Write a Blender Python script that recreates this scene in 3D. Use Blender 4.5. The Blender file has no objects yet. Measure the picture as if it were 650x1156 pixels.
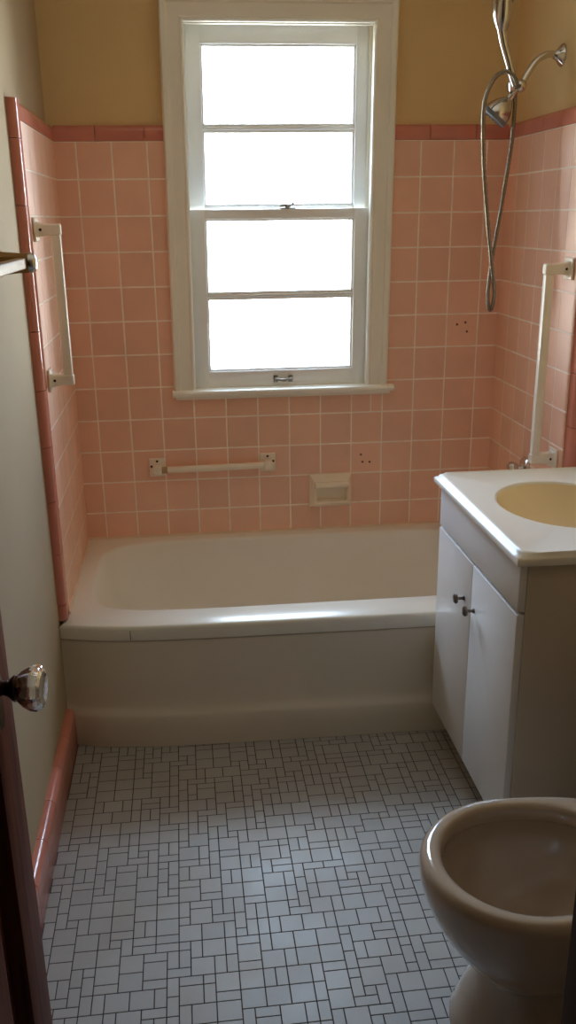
import bpy, bmesh, math, random
from mathutils import Vector, Matrix
random.seed(7)
PI = math.pi
scn = bpy.context.scene
COL = scn.collection

# ------------------------------------------------------------------ helpers
def srgb(r, g, b):
    def f(c):
        c /= 255.0
        return c / 12.92 if c <= 0.04045 else ((c + 0.055) / 1.055) ** 2.4
    return (f(r), f(g), f(b), 1.0)

def mat(name, color, rough=0.5, metal=0.0, spec=0.5, coat=0.0, var=0.0, vscale=6.0,
        bump=0.0, bscale=40.0, tint=0.0, rvar=0.0, stain=None, stain_scale=3.0, stain_amt=0.0):
    """Procedural principled material: base colour with noise variation, optional per-face tint,
    stains (a second colour in blotches), roughness variation and noise bump."""
    m = bpy.data.materials.new(name); m.use_nodes = True
    nt = m.node_tree; N = nt.nodes; L = nt.links
    b = N['Principled BSDF']
    b.inputs['Roughness'].default_value = rough
    b.inputs['Metallic'].default_value = metal
    b.inputs['Specular IOR Level'].default_value = spec
    b.inputs['Coat Weight'].default_value = coat
    b.inputs['Coat Roughness'].default_value = 0.08
    tc = N.new('ShaderNodeTexCoord')
    rgb = N.new('ShaderNodeRGB'); rgb.outputs[0].default_value = color
    out = rgb.outputs[0]
    if var > 0:
        nz = N.new('ShaderNodeTexNoise'); nz.inputs['Scale'].default_value = vscale
        nz.inputs['Detail'].default_value = 5
        L.new(tc.outputs['Object'], nz.inputs['Vector'])
        mr = N.new('ShaderNodeMapRange'); mr.inputs[1].default_value = 0.3; mr.inputs[2].default_value = 0.7
        mr.inputs[3].default_value = 1 - var; mr.inputs[4].default_value = 1 + var
        L.new(nz.outputs['Fac'], mr.inputs[0])
        hs = N.new('ShaderNodeHueSaturation'); L.new(out, hs.inputs['Color']); L.new(mr.outputs[0], hs.inputs['Value'])
        out = hs.outputs[0]
        if rvar > 0:
            m2 = N.new('ShaderNodeMapRange'); m2.inputs[1].default_value = 0.3; m2.inputs[2].default_value = 0.7
            m2.inputs[3].default_value = max(0.02, rough - rvar); m2.inputs[4].default_value = rough + rvar
            L.new(nz.outputs['Fac'], m2.inputs[0]); L.new(m2.outputs[0], b.inputs['Roughness'])
    if tint > 0:
        at = N.new('ShaderNodeAttribute'); at.attribute_name = 'tint'
        m3 = N.new('ShaderNodeMapRange'); m3.inputs[3].default_value = 1 - tint; m3.inputs[4].default_value = 1 + tint
        L.new(at.outputs['Fac'], m3.inputs[0])
        h2 = N.new('ShaderNodeHueSaturation'); L.new(out, h2.inputs['Color']); L.new(m3.outputs[0], h2.inputs['Value'])
        out = h2.outputs[0]
    if stain:
        ns = N.new('ShaderNodeTexNoise'); ns.inputs['Scale'].default_value = stain_scale; ns.inputs['Detail'].default_value = 8
        L.new(tc.outputs['Object'], ns.inputs['Vector'])
        m4 = N.new('ShaderNodeMapRange'); m4.inputs[1].default_value = 0.52; m4.inputs[2].default_value = 0.72
        m4.inputs[3].default_value = 0; m4.inputs[4].default_value = stain_amt
        L.new(ns.outputs['Fac'], m4.inputs[0])
        mx = N.new('ShaderNodeMix'); mx.data_type = 'RGBA'
        L.new(m4.outputs[0], mx.inputs[0]); L.new(out, mx.inputs[6]); mx.inputs[7].default_value = stain
        out = mx.outputs[2]
    L.new(out, b.inputs['Base Color'])
    if bump > 0:
        nb = N.new('ShaderNodeTexNoise'); nb.inputs['Scale'].default_value = bscale; nb.inputs['Detail'].default_value = 4
        L.new(tc.outputs['Object'], nb.inputs['Vector'])
        bp = N.new('ShaderNodeBump'); bp.inputs['Strength'].default_value = bump; bp.inputs['Distance'].default_value = 0.004
        L.new(nb.outputs['Fac'], bp.inputs['Height']); L.new(bp.outputs[0], b.inputs['Normal'])
    return m

def obj(name, bm, m, parent=None, smooth=35):
    me = bpy.data.meshes.new(name)
    bm.normal_update()
    bm.to_mesh(me); bm.free()
    for k in (m if isinstance(m, (list, tuple)) else [m]):
        me.materials.append(k)
    if smooth:
        for p in me.polygons: p.use_smooth = True
        me.set_sharp_from_angle(angle=math.radians(smooth))
    o = bpy.data.objects.new(name, me); COL.objects.link(o)
    if parent: o.parent = parent
    return o

def empty(name, loc=(0, 0, 0)):
    o = bpy.data.objects.new(name, None); COL.objects.link(o)
    o.location = loc; o.empty_display_size = 0.05
    return o

def adopt(root, *kids):
    """parent kids (built in world coordinates) under an Empty that sits at root.location"""
    for k in kids:
        k.parent = root
        k.matrix_parent_inverse = Matrix.Translation(root.location).inverted()

def tag(o, label, cat, group=None):
    o['label'] = label; o['category'] = cat
    if group: o['group'] = group
    return o

def struct(o):
    o['kind'] = 'structure'; return o

def box(bm, lo, hi, bev=0.0, seg=2, mi=0):
    vs = [bm.verts.new((x, y, z)) for x in (lo[0], hi[0]) for y in (lo[1], hi[1]) for z in (lo[2], hi[2])]
    idx = [(0, 1, 3, 2), (4, 6, 7, 5), (0, 4, 5, 1), (2, 3, 7, 6), (0, 2, 6, 4), (1, 5, 7, 3)]
    fs = [bm.faces.new([vs[i] for i in f]) for f in idx]
    for f in fs: f.material_index = mi
    if bev > 0:
        es = list({e for f in fs for e in f.edges})
        r = bmesh.ops.bevel(bm, geom=es, offset=bev, segments=seg, profile=0.5, affect='EDGES')
        for f in r['faces']: f.material_index = mi
    return vs

def loft(bm, loops, closed=True, cap0=False, cap1=False, mi=0):
    R = [[bm.verts.new(p) for p in lp] for lp in loops]
    n = len(R[0]); fs = []
    for a, b in zip(R, R[1:]):
        for i in range(n if closed else n - 1):
            j = (i + 1) % n
            try: fs.append(bm.faces.new((a[i], a[j], b[j], b[i])))
            except ValueError: pass
    if cap0: fs.append(bm.faces.new(list(reversed(R[0]))))
    if cap1: fs.append(bm.faces.new(R[-1]))
    for f in fs: f.material_index = mi
    return R

def frame_at(d):
    d = d.normalized()
    up = Vector((0, 0, 1)) if abs(d.z) < 0.9 else Vector((1, 0, 0))
    a = d.cross(up).normalized(); b = a.cross(d).normalized()
    return a, b

def tube(bm, pts, rad, n=12, cap=True, mi=0):
    """tube along points; rad is a number or a list of radii; parallel transport frame"""
    pts = [Vector(p) for p in pts]
    loops = []; a = None
    for i, p in enumerate(pts):
        d = (pts[min(i + 1, len(pts) - 1)] - pts[max(i - 1, 0)])
        if d.length < 1e-9: d = Vector((0, 0, 1))
        d.normalize()
        if a is None: a, b = frame_at(d)
        else:
            a = (a - d * a.dot(d)).normalized(); b = a.cross(d).normalized()
        r = rad[i] if isinstance(rad, (list, tuple)) else rad
        loops.append([p + (a * math.cos(2 * PI * k / n) + b * math.sin(2 * PI * k / n)) * r for k in range(n)])
    loft(bm, loops, True, cap, cap, mi)

def lathe(bm, prof, o, axis, n=32, mi=0, flute=0.0, nf=12):
    """prof: list of (distance along axis, radius)"""
    o = Vector(o); d = Vector(axis).normalized(); a, b = frame_at(d)
    loops = []
    for t, r in prof:
        L = []
        for k in range(n):
            th = 2 * PI * k / n
            rr = max(r, 1e-5) * (1 + flute * math.cos(nf * th) * (1 if r > 0.012 else 0))
            L.append(o + d * t + (a * math.cos(th) + b * math.sin(th)) * rr)
        loops.append(L)
    loft(bm, loops, True, True, True, mi)

def spline(P, m=8):
    P = [Vector(p) for p in P]; out = []
    Q = [2 * P[0] - P[1]] + P + [2 * P[-1] - P[-2]]
    for i in range(1, len(Q) - 2):
        p0, p1, p2, p3 = Q[i - 1:i + 3]
        for k in range(m):
            t = k / m
            out.append(0.5 * ((2 * p1) + (p2 - p0) * t + (2 * p0 - 5 * p1 + 4 * p2 - p3) * t * t + (3 * p1 - p0 - 3 * p2 + p3) * t ** 3))
    out.append(P[-1]); return out

def recalc(bm):
    bmesh.ops.recalc_face_normals(bm, faces=bm.faces[:])

# ------------------------------------------------------------------ constants (metres)
W = 1.46            # tiled width of the tub alcove
ROW0 = 1.6934       # bottom of the cap course
TP = 0.110          # wall tile pitch
XOFF = 0.0689       # first vertical joint on the back wall
PB = 0.02           # painted wall stands 2 cm behind the tile face
CEIL = 2.46
YF = -2.62          # inner face of the front wall
HALL = -4.3

# ------------------------------------------------------------------ materials
PINK = srgb(240, 191, 162)
ROSE = srgb(208, 132, 114)
m_tile = mat('pink_tile_glaze', PINK, rough=0.44, spec=1.0, var=0.04, vscale=9, tint=0.045, bump=0.05, bscale=25, rvar=0.05)
m_rose = mat('rose_trim_glaze', ROSE, rough=0.2, spec=0.5, var=0.05, vscale=9, tint=0.05)
m_grout = mat('wall_grout', srgb(253, 238, 224), rough=0.85, var=0.08, vscale=20)
m_paint = mat('cream_wall_paint', srgb(226, 198, 146), rough=0.8, spec=0.2, var=0.03, vscale=3, bump=0.12, bscale=120)
m_ceil = mat('ceiling_paint', srgb(244, 242, 236), rough=0.8, var=0.03, vscale=3)
m_ftile = mat('floor_mosaic_tile', srgb(166, 165, 163), rough=0.46, spec=0.35, var=0.05, vscale=7, tint=0.05, bump=0.04, bscale=60,
              stain=srgb(156, 140, 114), stain_scale=5, stain_amt=0.35, rvar=0.08)
m_fgrout = mat('floor_grout', srgb(58, 52, 48), rough=0.9, var=0.25, vscale=12)
m_trim = mat('painted_window_trim', srgb(243, 241, 230), rough=0.38, var=0.03, vscale=5, bump=0.05, bscale=60)
m_sash = mat('white_sash_paint', srgb(246, 248, 248), rough=0.35, var=0.03, vscale=6, bump=0.05, bscale=60)
m_alum = mat('storm_frame_metal', srgb(214, 216, 218), rough=0.4, metal=0.2)
m_tub = mat('white_tub_enamel', srgb(238, 236, 226), rough=0.28, spec=0.5, coat=0.12, var=0.02, vscale=4)
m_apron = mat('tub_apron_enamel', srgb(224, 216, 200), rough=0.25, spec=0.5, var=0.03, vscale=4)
m_caulk = mat('caulk', srgb(226, 206, 180), rough=0.6, var=0.08, vscale=14)
m_door_w = mat('white_cabinet_laminate', srgb(230, 230, 228), rough=0.3, spec=0.45, var=0.03, vscale=4)
m_carc = mat('cabinet_side_board', srgb(206, 194, 174), rough=0.5, var=0.05, vscale=5)
m_top = mat('cream_vanity_top', srgb(240, 236, 226), rough=0.34, spec=0.5, coat=0.0, var=0.02, vscale=5)
m_basin = mat('bone_sink_basin', srgb(242, 224, 190), rough=0.25, spec=0.5, coat=0.1, var=0.02, vscale=5)
m_china = mat('bone_toilet_china', srgb(186, 170, 152), rough=0.12, spec=0.5, coat=0.5, var=0.02, vscale=4)
m_chrome = mat('chrome', srgb(206, 202, 196), rough=0.14, metal=1.0, var=0.08, vscale=30)
m_hose = mat('hose_metal', srgb(150, 142, 128), rough=0.25, metal=1.0, var=0.08, vscale=60)
m_spray = mat('grey_spray_face', srgb(116, 122, 132), rough=0.45, var=0.1, vscale=80)
m_cream = mat('cream_plastic', srgb(242, 234, 216), rough=0.3, spec=0.5, var=0.04, vscale=12)
m_bisc = mat('cream_ceramic', srgb(244, 234, 212), rough=0.15, spec=0.5, coat=0.3, var=0.04, vscale=12)
m_darkmark = mat('rusty_mark', srgb(70, 40, 26), rough=0.8, var=0.3, vscale=200)
m_rusthole = mat('rusty_screw_hole', srgb(132, 76, 50), rough=0.8, var=0.3, vscale=200)
m_gap = mat('gap_line', srgb(70, 58, 46), rough=0.9, var=0.2, vscale=30)
m_bronze = mat('dark_bronze', srgb(78, 56, 42), rough=0.28, metal=1.0, var=0.2, vscale=40)
m_knobmetal = mat('old_knob_metal', srgb(120, 112, 104), rough=0.3, metal=1.0, var=0.2, vscale=60)
m_steelold = mat('worn_sash_metal', srgb(160, 160, 156), rough=0.35, metal=0.9, var=0.25, vscale=90)
m_jamb = mat('door_jamb_paint', srgb(92, 74, 60), rough=0.9, spec=0.1, var=0.05, vscale=4)
m_hall = mat('added_dark_hall_paint', srgb(84, 72, 58), rough=0.6, var=0.04, vscale=3)  # unseen hall: dark colour made up to swallow light and dim the foreground
m_front = mat('added_dark_front_paint', srgb(122, 100, 76), rough=0.7, var=0.04, vscale=3)  # unseen wall: dark colour made up to cut bounce light near the camera
m_lpaint = mat('dimmed_left_wall_paint', srgb(180, 163, 134), rough=0.8, spec=0.2, var=0.03, vscale=3, bump=0.12, bscale=120)  # copy of the wall paint, darkened to tone down light on the left wall
m_aged = mat('aged_tan_metal', srgb(150, 114, 60), rough=0.5, spec=0.25, var=0.06, vscale=20)
m_hallfloor = mat('hall_floor_board', srgb(120, 84, 56), rough=0.5, var=0.15, vscale=4)

# dark stained door: wood grain
m_wood = mat('dark_stained_wood', srgb(72, 40, 30), rough=0.55, spec=0.25)
nt = m_wood.node_tree; N = nt.nodes; L = nt.links; b = N['Principled BSDF']
tc = N.new('ShaderNodeTexCoord'); mp = N.new('ShaderNodeMapping'); mp.inputs['Scale'].default_value = (14, 14, 0.8)
wv = N.new('ShaderNodeTexNoise'); wv.inputs['Scale'].default_value = 5; wv.inputs['Detail'].default_value = 6
cr = N.new('ShaderNodeValToRGB'); cr.color_ramp.elements[0].color = srgb(92, 50, 40); cr.color_ramp.elements[1].color = srgb(138, 82, 64)
cr.color_ramp.elements[0].position = 0.3; cr.color_ramp.elements[1].position = 0.7
L.new(tc.outputs['Object'], mp.inputs[0]); L.new(mp.outputs[0], wv.inputs['Vector']); L.new(wv.outputs['Fac'], cr.inputs[0]); L.new(cr.outputs[0], b.inputs['Base Color'])

def glass_mat(name, tint, gloss, bump, bscale):
    m = bpy.data.materials.new(name); m.use_nodes = True
    nt = m.node_tree; N = nt.nodes; L = nt.links
    N.remove(N['Principled BSDF']); out = N['Material Output']
    tr = N.new('ShaderNodeBsdfTransparent'); tr.inputs[0].default_value = tint
    gl = N.new('ShaderNodeBsdfGlossy'); gl.inputs['Roughness'].default_value = 0.08
    fr = N.new('ShaderNodeLayerWeight'); fr.inputs['Blend'].default_value = 0.25
    mr = N.new('ShaderNodeMapRange'); mr.inputs[3].default_value = gloss; mr.inputs[4].default_value = 0.7
    L.new(fr.outputs['Fresnel'], mr.inputs[0])
    tc = N.new('ShaderNodeTexCoord'); nz = N.new('ShaderNodeTexNoise'); nz.inputs['Scale'].default_value = bscale
    L.new(tc.outputs['Object'], nz.inputs['Vector'])
    bp = N.new('ShaderNodeBump'); bp.inputs['Strength'].default_value = bump; bp.inputs['Distance'].default_value = 0.002
    L.new(nz.outputs['Fac'], bp.inputs['Height']); L.new(bp.outputs[0], gl.inputs['Normal'])
    mx = N.new('ShaderNodeMixShader')
    L.new(mr.outputs[0], mx.inputs[0]); L.new(tr.outputs[0], mx.inputs[1]); L.new(gl.outputs[0], mx.inputs[2])
    L.new(mx.outputs[0], out.inputs['Surface'])
    return m
m_pane = glass_mat('obscure_window_glass', (0.96, 0.98, 0.98, 1), 0.03, 0.4, 90)

m_crystal = bpy.data.materials.new('clear_knob_glass'); m_crystal.use_nodes = True
b = m_crystal.node_tree.nodes['Principled BSDF']
b.inputs['Base Color'].default_value = (0.97, 0.97, 0.95, 1); b.inputs['Transmission Weight'].default_value = 1.0
b.inputs['Roughness'].default_value = 0.02; b.inputs['IOR'].default_value = 1.35

# ------------------------------------------------------------------ tile fields
def pillow(bm, f, u0, u1, v0, v1, lay, h=0.0025, g=0.0014, bv=0.0018):
    """one glazed tile: raised face with eased edges; f maps (u, v, height) to world"""
    if u1 - u0 < 0.008 or v1 - v0 < 0.008: return
    t = random.random()
    a = [(u0 + g, v0 + g), (u1 - g, v0 + g), (u1 - g, v1 - g), (u0 + g, v1 - g)]
    c = [(u0 + g + bv, v0 + g + bv), (u1 - g - bv, v0 + g + bv), (u1 - g - bv, v1 - g - bv), (u0 + g + bv, v1 - g - bv)]
    lo = [bm.verts.new(f(p[0], p[1], -0.001)) for p in a]
    mid = [bm.verts.new(f(p[0], p[1], h * 0.45)) for p in a]
    hi = [bm.verts.new(f(p[0], p[1], h)) for p in c]
    fs = [bm.faces.new(hi)]
    for i in range(4):
        j = (i + 1) % 4
        fs.append(bm.faces.new((lo[i], lo[j], mid[j], mid[i])))
        fs.append(bm.faces.new((mid[i], mid[j], hi[j], hi[i])))
    for q in fs: q[lay] = t; q.material_index = 0

def cells(edges_u, edges_v, hole=None):
    for i in range(len(edges_u) - 1):
        for j in range(len(edges_v) - 1):
            u0, u1, v0, v1 = edges_u[i], edges_u[i + 1], edges_v[j], edges_v[j + 1]
            if hole and u0 < hole[1] and u1 > hole[0] and v0 < hole[3] and v1 > hole[2]:
                if u0 < hole[0]: yield (u0, hole[0], v0, v1)
                if u1 > hole[1]: yield (hole[1], u1, v0, v1)
                a, b2 = max(u0, hole[0]), min(u1, hole[1])
                if v0 < hole[2]: yield (a, b2, v0, hole[2])
                if v1 > hole[3]: yield (a, b2, hole[3], v1)
            else:
                yield (u0, u1, v0, v1)

def plane_rects(bm, f, rects, h, mi):
    for u0, u1, v0, v1 in rects:
        q = bm.faces.new([bm.verts.new(f(*p, h)) for p in ((u0, v0), (u1, v0), (u1, v1), (u0, v1))])
        q.material_index = mi

ZB = 0.372
rows = [ROW0 - k * TP for k in range(13)]; rows = sorted([r for r in rows if r > ZB + 0.01] + [ZB])
HOLE = (0.398, 1.018, 0.902, 2.06)           # window opening, hidden under the casing

def bullnose(bm, f, u0, u1, v0, v1, lay, depth, seg=6):
    """cap tile: flat run then a rounded outer edge at v1 that turns back to the painted wall"""
    t = random.random(); g = 0.001; r = min(0.018, depth)
    prof = [(v0 + g, -0.001), (v0 + g, 0.0022), (v0 + g + 0.002, 0.004)]
    for k in range(seg + 1):
        th = PI / 2 * k / seg
        prof.append((v1 - r + r * math.sin(th), 0.004 - r * 0.95 + r * 0.95 * math.cos(th)))
    prof.append((v1, -depth))
    A = [bm.verts.new(f(u0 + g, p[0], p[1])) for p in prof]
    B = [bm.verts.new(f(u1 - g, p[0], p[1])) for p in prof]
    fs = []
    for i in range(len(prof) - 1):
        fs.append(bm.faces.new((A[i], B[i], B[i + 1], A[i + 1])))
    for S in (A, B):
        try: fs.append(bm.faces.new(S))
        except ValueError: pass
    for q in fs: q[lay] = t; q.material_index = 0

def tiled(name, f, eu, ev, hole, parent, flip=False):
    bm = bmesh.new(); lay = bm.faces.layers.float.new('tint')
    for c in cells(eu, ev, hole): pillow(bm, f, *c, lay)
    plane_rects(bm, f, list(cells([eu[0], eu[-1]], [ev[0], ev[-1]], hole)), 0.0019, 1)
    recalc(bm)
    return obj(name, bm, [m_tile, m_grout], parent, smooth=0)

# ------------------------------------------------------------------ room shell
# floor: mosaic of 2-by-2, 2-by-1 and 1-by-1 tiles on dark grout
U = 0.0246
FX0, FX1, FY0, FY1 = -0.02, 1.49, YF - 0.06, -0.66
nx = int((FX1 - FX0) / U) + 1; ny = int((FY1 - FY0) / U) + 1
occ = [[False] * ny for _ in range(nx)]
bm = bmesh.new(); lay = bm.faces.layers.float.new('tint')
one = {}
def free(i, j, w, h):
    return all(i + a < nx and j + c < ny and not occ[i + a][j + c] for a in range(w) for c in range(h))
SK = math.radians(-1.2)
def fmap(u, v, h):
    return (u + (v - FY0) * 0.0, v + (u - FX0) * 0.012, h)
for j in range(ny):
    i = 0
    while i < nx:
        if occ[i][j]: i += 1; continue
        opts = []
        near1 = any((i + a, j + c) in one for a in (-2, -1, 0, 1, 2) for c in (-2, -1, 0))
        if free(i, j, 2, 2): opts.append((2, 2, 0.58))
        if free(i, j, 1, 2): opts.append((1, 2, 0.34))
        if free(i, j, 2, 1): opts.append((2, 1, 0.26))
        opts.append((1, 1, 0.02 if near1 else 0.14))
        # avoid a joint that lines up with the joint below for too long
        s = random.random() * sum(o[2] for o in opts); 
        for w, h, p in opts:
            s -= p
            if s <= 0: break
        for a in range(w):
            for c in range(h): occ[i + a][j + c] = True
        if w * h == 1: one[(i, j)] = 1
        x0 = FX0 + i * U; y0 = FY0 + j * U
        x1 = min(x0 + w * U, FX1); y1 = min(y0 + h * U, FY1 + 0.02)
        pillow(bm, fmap, x0, x1, y0, y1, lay, h=0.0006, g=0.0011, bv=0.0007)
        i += w
plane_rects(bm, lambda u, v, h: (u, v, h), [(-0.14, 1.6, YF - 0.06, 0.16)], 0.0, 1)
recalc(bm)
for f_ in bm.faces:
    if f_.normal.z < -0.5: f_.normal_flip()
floor = struct(obj('floor', bm, [m_ftile, m_fgrout], None, smooth=0))

def wall_boxes(name, boxes, m=m_paint):
    bm = bmesh.new()
    for lo, hi in boxes: box(bm, lo, hi)
    return struct(obj(name, bm, m, None, smooth=0))

wall_back = wall_boxes('wall_back', [((-0.14, PB, 0), (HOLE[0], 0.16, CEIL)), ((HOLE[1], PB, 0), (1.6, 0.16, CEIL)),
                                     ((HOLE[0], PB, 0), (HOLE[1], 0.16, HOLE[2])), ((HOLE[0], PB, HOLE[3]), (HOLE[1], 0.16, CEIL))])
wall_left = wall_boxes('wall_left', [((-0.14, YF - 0.12, 0), (-PB, PB, CEIL))], m_lpaint)
wall_right = wall_boxes('wall_right', [((W + PB, YF - 0.12, 0), (1.6, PB, CEIL))])
JX = 0.692
wall_front = wall_boxes('wall_front', [((JX, YF - 0.12, 0), (W + PB, YF, CEIL)), ((0.03, YF - 0.12, 2.06), (JX, YF, CEIL)),
                                       ((-PB, YF - 0.12, 0), (0.03, YF, CEIL))], m_front)
ceiling = wall_boxes('ceiling', [((-0.7, HALL - 0.1, CEIL), (1.7, 0.16, CEIL + 0.1))], m_ceil)
hall = wall_boxes('wall_hall', [((-0.7, HALL - 0.1, 0), (1.7, HALL, CEIL)), ((-0.7, HALL, 0), (-0.6, YF - 0.12, CEIL)),
                                ((1.6, HALL, 0), (1.7, YF - 0.12, CEIL)), ((-0.6, YF - 0.14, 0), (-0.14, YF - 0.12, CEIL))], m_hall)
hf = struct(obj('floor_hall', (lambda bm: (box(bm, (-0.7, HALL - 0.1, -0.03), (1.7, YF - 0.06, -0.0005)), bm)[1])(bmesh.new()), m_hallfloor, None, 0))

# tile on the back wall
fb = lambda u, v, h: (u, -h, v)
eu = [0.0] + [XOFF + k * TP for k in range(13)] + [W]
tiled('tile_field', fb, eu, rows, HOLE, wall_back)
def cap_rail(name, f, e0, e1, first, parent, hole=None, v0=ROW0, v1=ROW0 + 0.047):
    bm = bmesh.new(); lay = bm.faces.layers.float.new('tint')
    ed = [e0]; p = first
    while p < e1 - 0.02:
        if p > e0 + 0.02: ed.append(p)
        p += 0.1525
    ed.append(e1)
    for a, c in zip(ed, ed[1:]):
        segs = [(a, c)]
        if hole and a < hole[1] and c > hole[0]:
            segs = [s for s in ((a, hole[0]), (hole[1], c)) if s[1] - s[0] > 0.01]
        for s in segs: bullnose(bm, f, s[0], s[1], v0, v1, lay, PB)
    recalc(bm)
    return obj(name, bm, m_rose, parent, smooth=50)
cap_rail('cap_trim', fb, 0.0, W, 0.130 - 0.1525, wall_back, HOLE)
# tile on the left and right walls
YT = -0.662
ys = [0.0] + [-0.112 - TP * k for k in range(6)]
ys = sorted(ys); ys[0] = YT
fl = lambda u, v, h: (h, u, v)
fr = lambda u, v, h: (W - h, u, v)
tiled('tile_field', fl, ys, rows, None, wall_left)
tiled('tile_field', fr, ys, rows, None, wall_right)
cap_rail('cap_trim', fl, YT, 0.0, YT + 0.05, wall_left)
cap_rail('cap_trim', fr, YT, 0.0, YT + 0.05, wall_right)
# upright bullnose at the open end of both side walls
vl = lambda u, v, h: (h, -v, u)
vr = lambda u, v, h: (W - h, -v, u)
cap_rail('edge_trim', vl, 0.383, ROW0 + 0.047, 0.43, wall_left, None, -YT, -YT + 0.05)
cap_rail('edge_trim', vr, 0.383, ROW0 + 0.047, 0.43, wall_right, None, -YT, -YT + 0.05)
# grout / setting bed behind the upright trim so no gap shows
bm = bmesh.new(); box(bm, (-PB, YT - 0.03, ZB), (-0.002, 0.0, ROW0 + 0.03)); obj('setting_bed', bm, m_grout, wall_left, 0)
bm = bmesh.new(); box(bm, (W + 0.002, YT - 0.03, ZB), (W + PB, 0.0, ROW0 + 0.03)); obj('setting_bed', bm, m_grout, wall_right, 0)

# old screw holes in the back wall tile
hole_spots = [(0.985, 0.660), (0.991, 0.633), (1.017, 0.632), (1.316, 1.108), (1.345, 1.114), (1.352, 1.083)]
for hx, hz in hole_spots:
    bm = bmesh.new()
    lathe(bm, [(-0.004, 0.0035), (0.0, 0.0042), (0.0006, 0.0034), (0.0004, 0.0015)], (hx, -0.0025, hz), (0, -1, 0), 14)
    obj('screw_hole', bm, m_rusthole, wall_back)

# baseboard of pink tile along the left wall
bm = bmesh.new(); lay = bm.faces.layers.float.new('tint')
fbb = lambda u, v, h: (0.004 + h - 0.004, u, v)
e = -0.752; k = 0
while e > YF + 0.02:
    e2 = max(e - 0.1525, YF + 0.005)
    bullnose(bm, fbb, e2, e, 0.0, 0.122, lay, PB)
    e = e2
recalc(bm)
base = struct(obj('baseboard_left', bm, m_rose, None, 50))

# door jamb and casing at the right of the doorway (the photographer's side)
bm = bmesh.new()
box(bm, (0.669, YF - 0.13, 0), (JX, YF + 0.012, 2.05), 0.003)
box(bm, (JX - 0.004, YF, 0), (0.735, YF + 0.016, 2.10), 0.004)
box(bm, (0.03, YF - 0.13, 2.03), (0.669, YF + 0.012, 2.06), 0.003)
struct(obj('trim_1', bm, m_jamb, None, 30))

# ------------------------------------------------------------------ window
SH = lambda x, z: x + 0.010 * (z - 1.47)      # the old frame leans slightly out of square
def wbox(bm, x0, x1, y0, y1, z0, z1, bev=0.002):
    vs0 = set(bm.verts)
    box(bm, (x0, y0, z0), (x1, y1, z1), bev)
    for v in bm.verts:
        if v not in vs0: v.co.x = SH(v.co.x, v.co.z)
win = struct(empty('window_1', (0.70, 0, 0.9)))
OL, OR_, OB, OT = 0.407, 1.009, 0.912, 2.032   # casing opening
# casing: moulded profile mitred round left, top and right
prof = [(-0.006, -0.004), (-0.006, 0.012), (-0.001, 0.016), (0.004, 0.016), (0.008, 0.0125), (0.012, 0.012), (0.040, 0.013), (0.044, 0.015), (0.047, 0.021), (0.054, 0.024),
        (0.062, 0.024), (0.066, 0.020), (0.068, 0.014), (0.068, -PB)]
bm = bmesh.new()
def cas(path):
    loops = []
    for (cx, cz, dx, dz) in path:
        loops.append([(SH(cx + o * dx, cz + o * dz), -h, cz + o * dz) for o, h in prof])
    R = loft(bm, loops, closed=False)
    bm.faces.new(R[0]); bm.faces.new(R[-1])
cas([(OL, OB - 0.01, -1, 0), (OL, OT, -1, 1), (OR_, OT, 1, 1), (OR_, OB - 0.01, 1, 0)])
recalc(bm)
casing = obj('casing', bm, m_trim, None, 28)
# jambs, head and sill lining the wall opening, with stop beads
bm = bmesh.new()
wbox(bm, OL - 0.030, OL - 0.004, -0.002, 0.175, OB - 0.02, OT + 0.03)
wbox(bm, OR_ + 0.004, OR_ + 0.030, -0.002, 0.175, OB - 0.02, OT + 0.03)
wbox(bm, OL - 0.03, OR_ + 0.03, -0.002, 0.175, OT + 0.002, OT + 0.03)
wbox(bm, OL - 0.03, OR_ + 0.03, 0.02, 0.20, OB - 0.03, OB - 0.006)
wbox(bm, OL - 0.006, OL + 0.006, 0.004, 0.022, OB, OT, 0.003)      # stop beads
wbox(bm, OR_ - 0.006, OR_ + 0.006, 0.004, 0.022, OB, OT, 0.003)
wbox(bm, OL, OR_, 0.004, 0.022, OT - 0.010, OT + 0.004, 0.003)
wbox(bm, OL - 0.006, OL + 0.008, 0.068, 0.076, 1.49, OT, 0.002)    # parting beads above the lower sash
wbox(bm, OR_ - 0.008, OR_ + 0.006, 0.068, 0.076, 1.49, OT, 0.002)
jambs = obj('jamb_lining', bm, m_trim, None, 30)
# stool with rounded nose
bm = bmesh.new()
loops = []
for x in (0.334, 1.098):
    loops.append([(SH(x, 0.9), y, z) for y, z in ((0.035, 0.893), (0.035, 0.911), (-0.030, 0.911), (-0.036, 0.908), (-0.039, 0.902), (-0.038, 0.896), (-0.034, 0.891), (0.0, 0.888), (0.0, 0.893))])
loft(bm, loops, True, True, True); 
wbox(bm, 0.344, 1.088, -0.016, 0.0, 0.878, 0.892, 0.003)
recalc(bm)
stool = obj('stool', bm, m_trim, None, 30)

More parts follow.
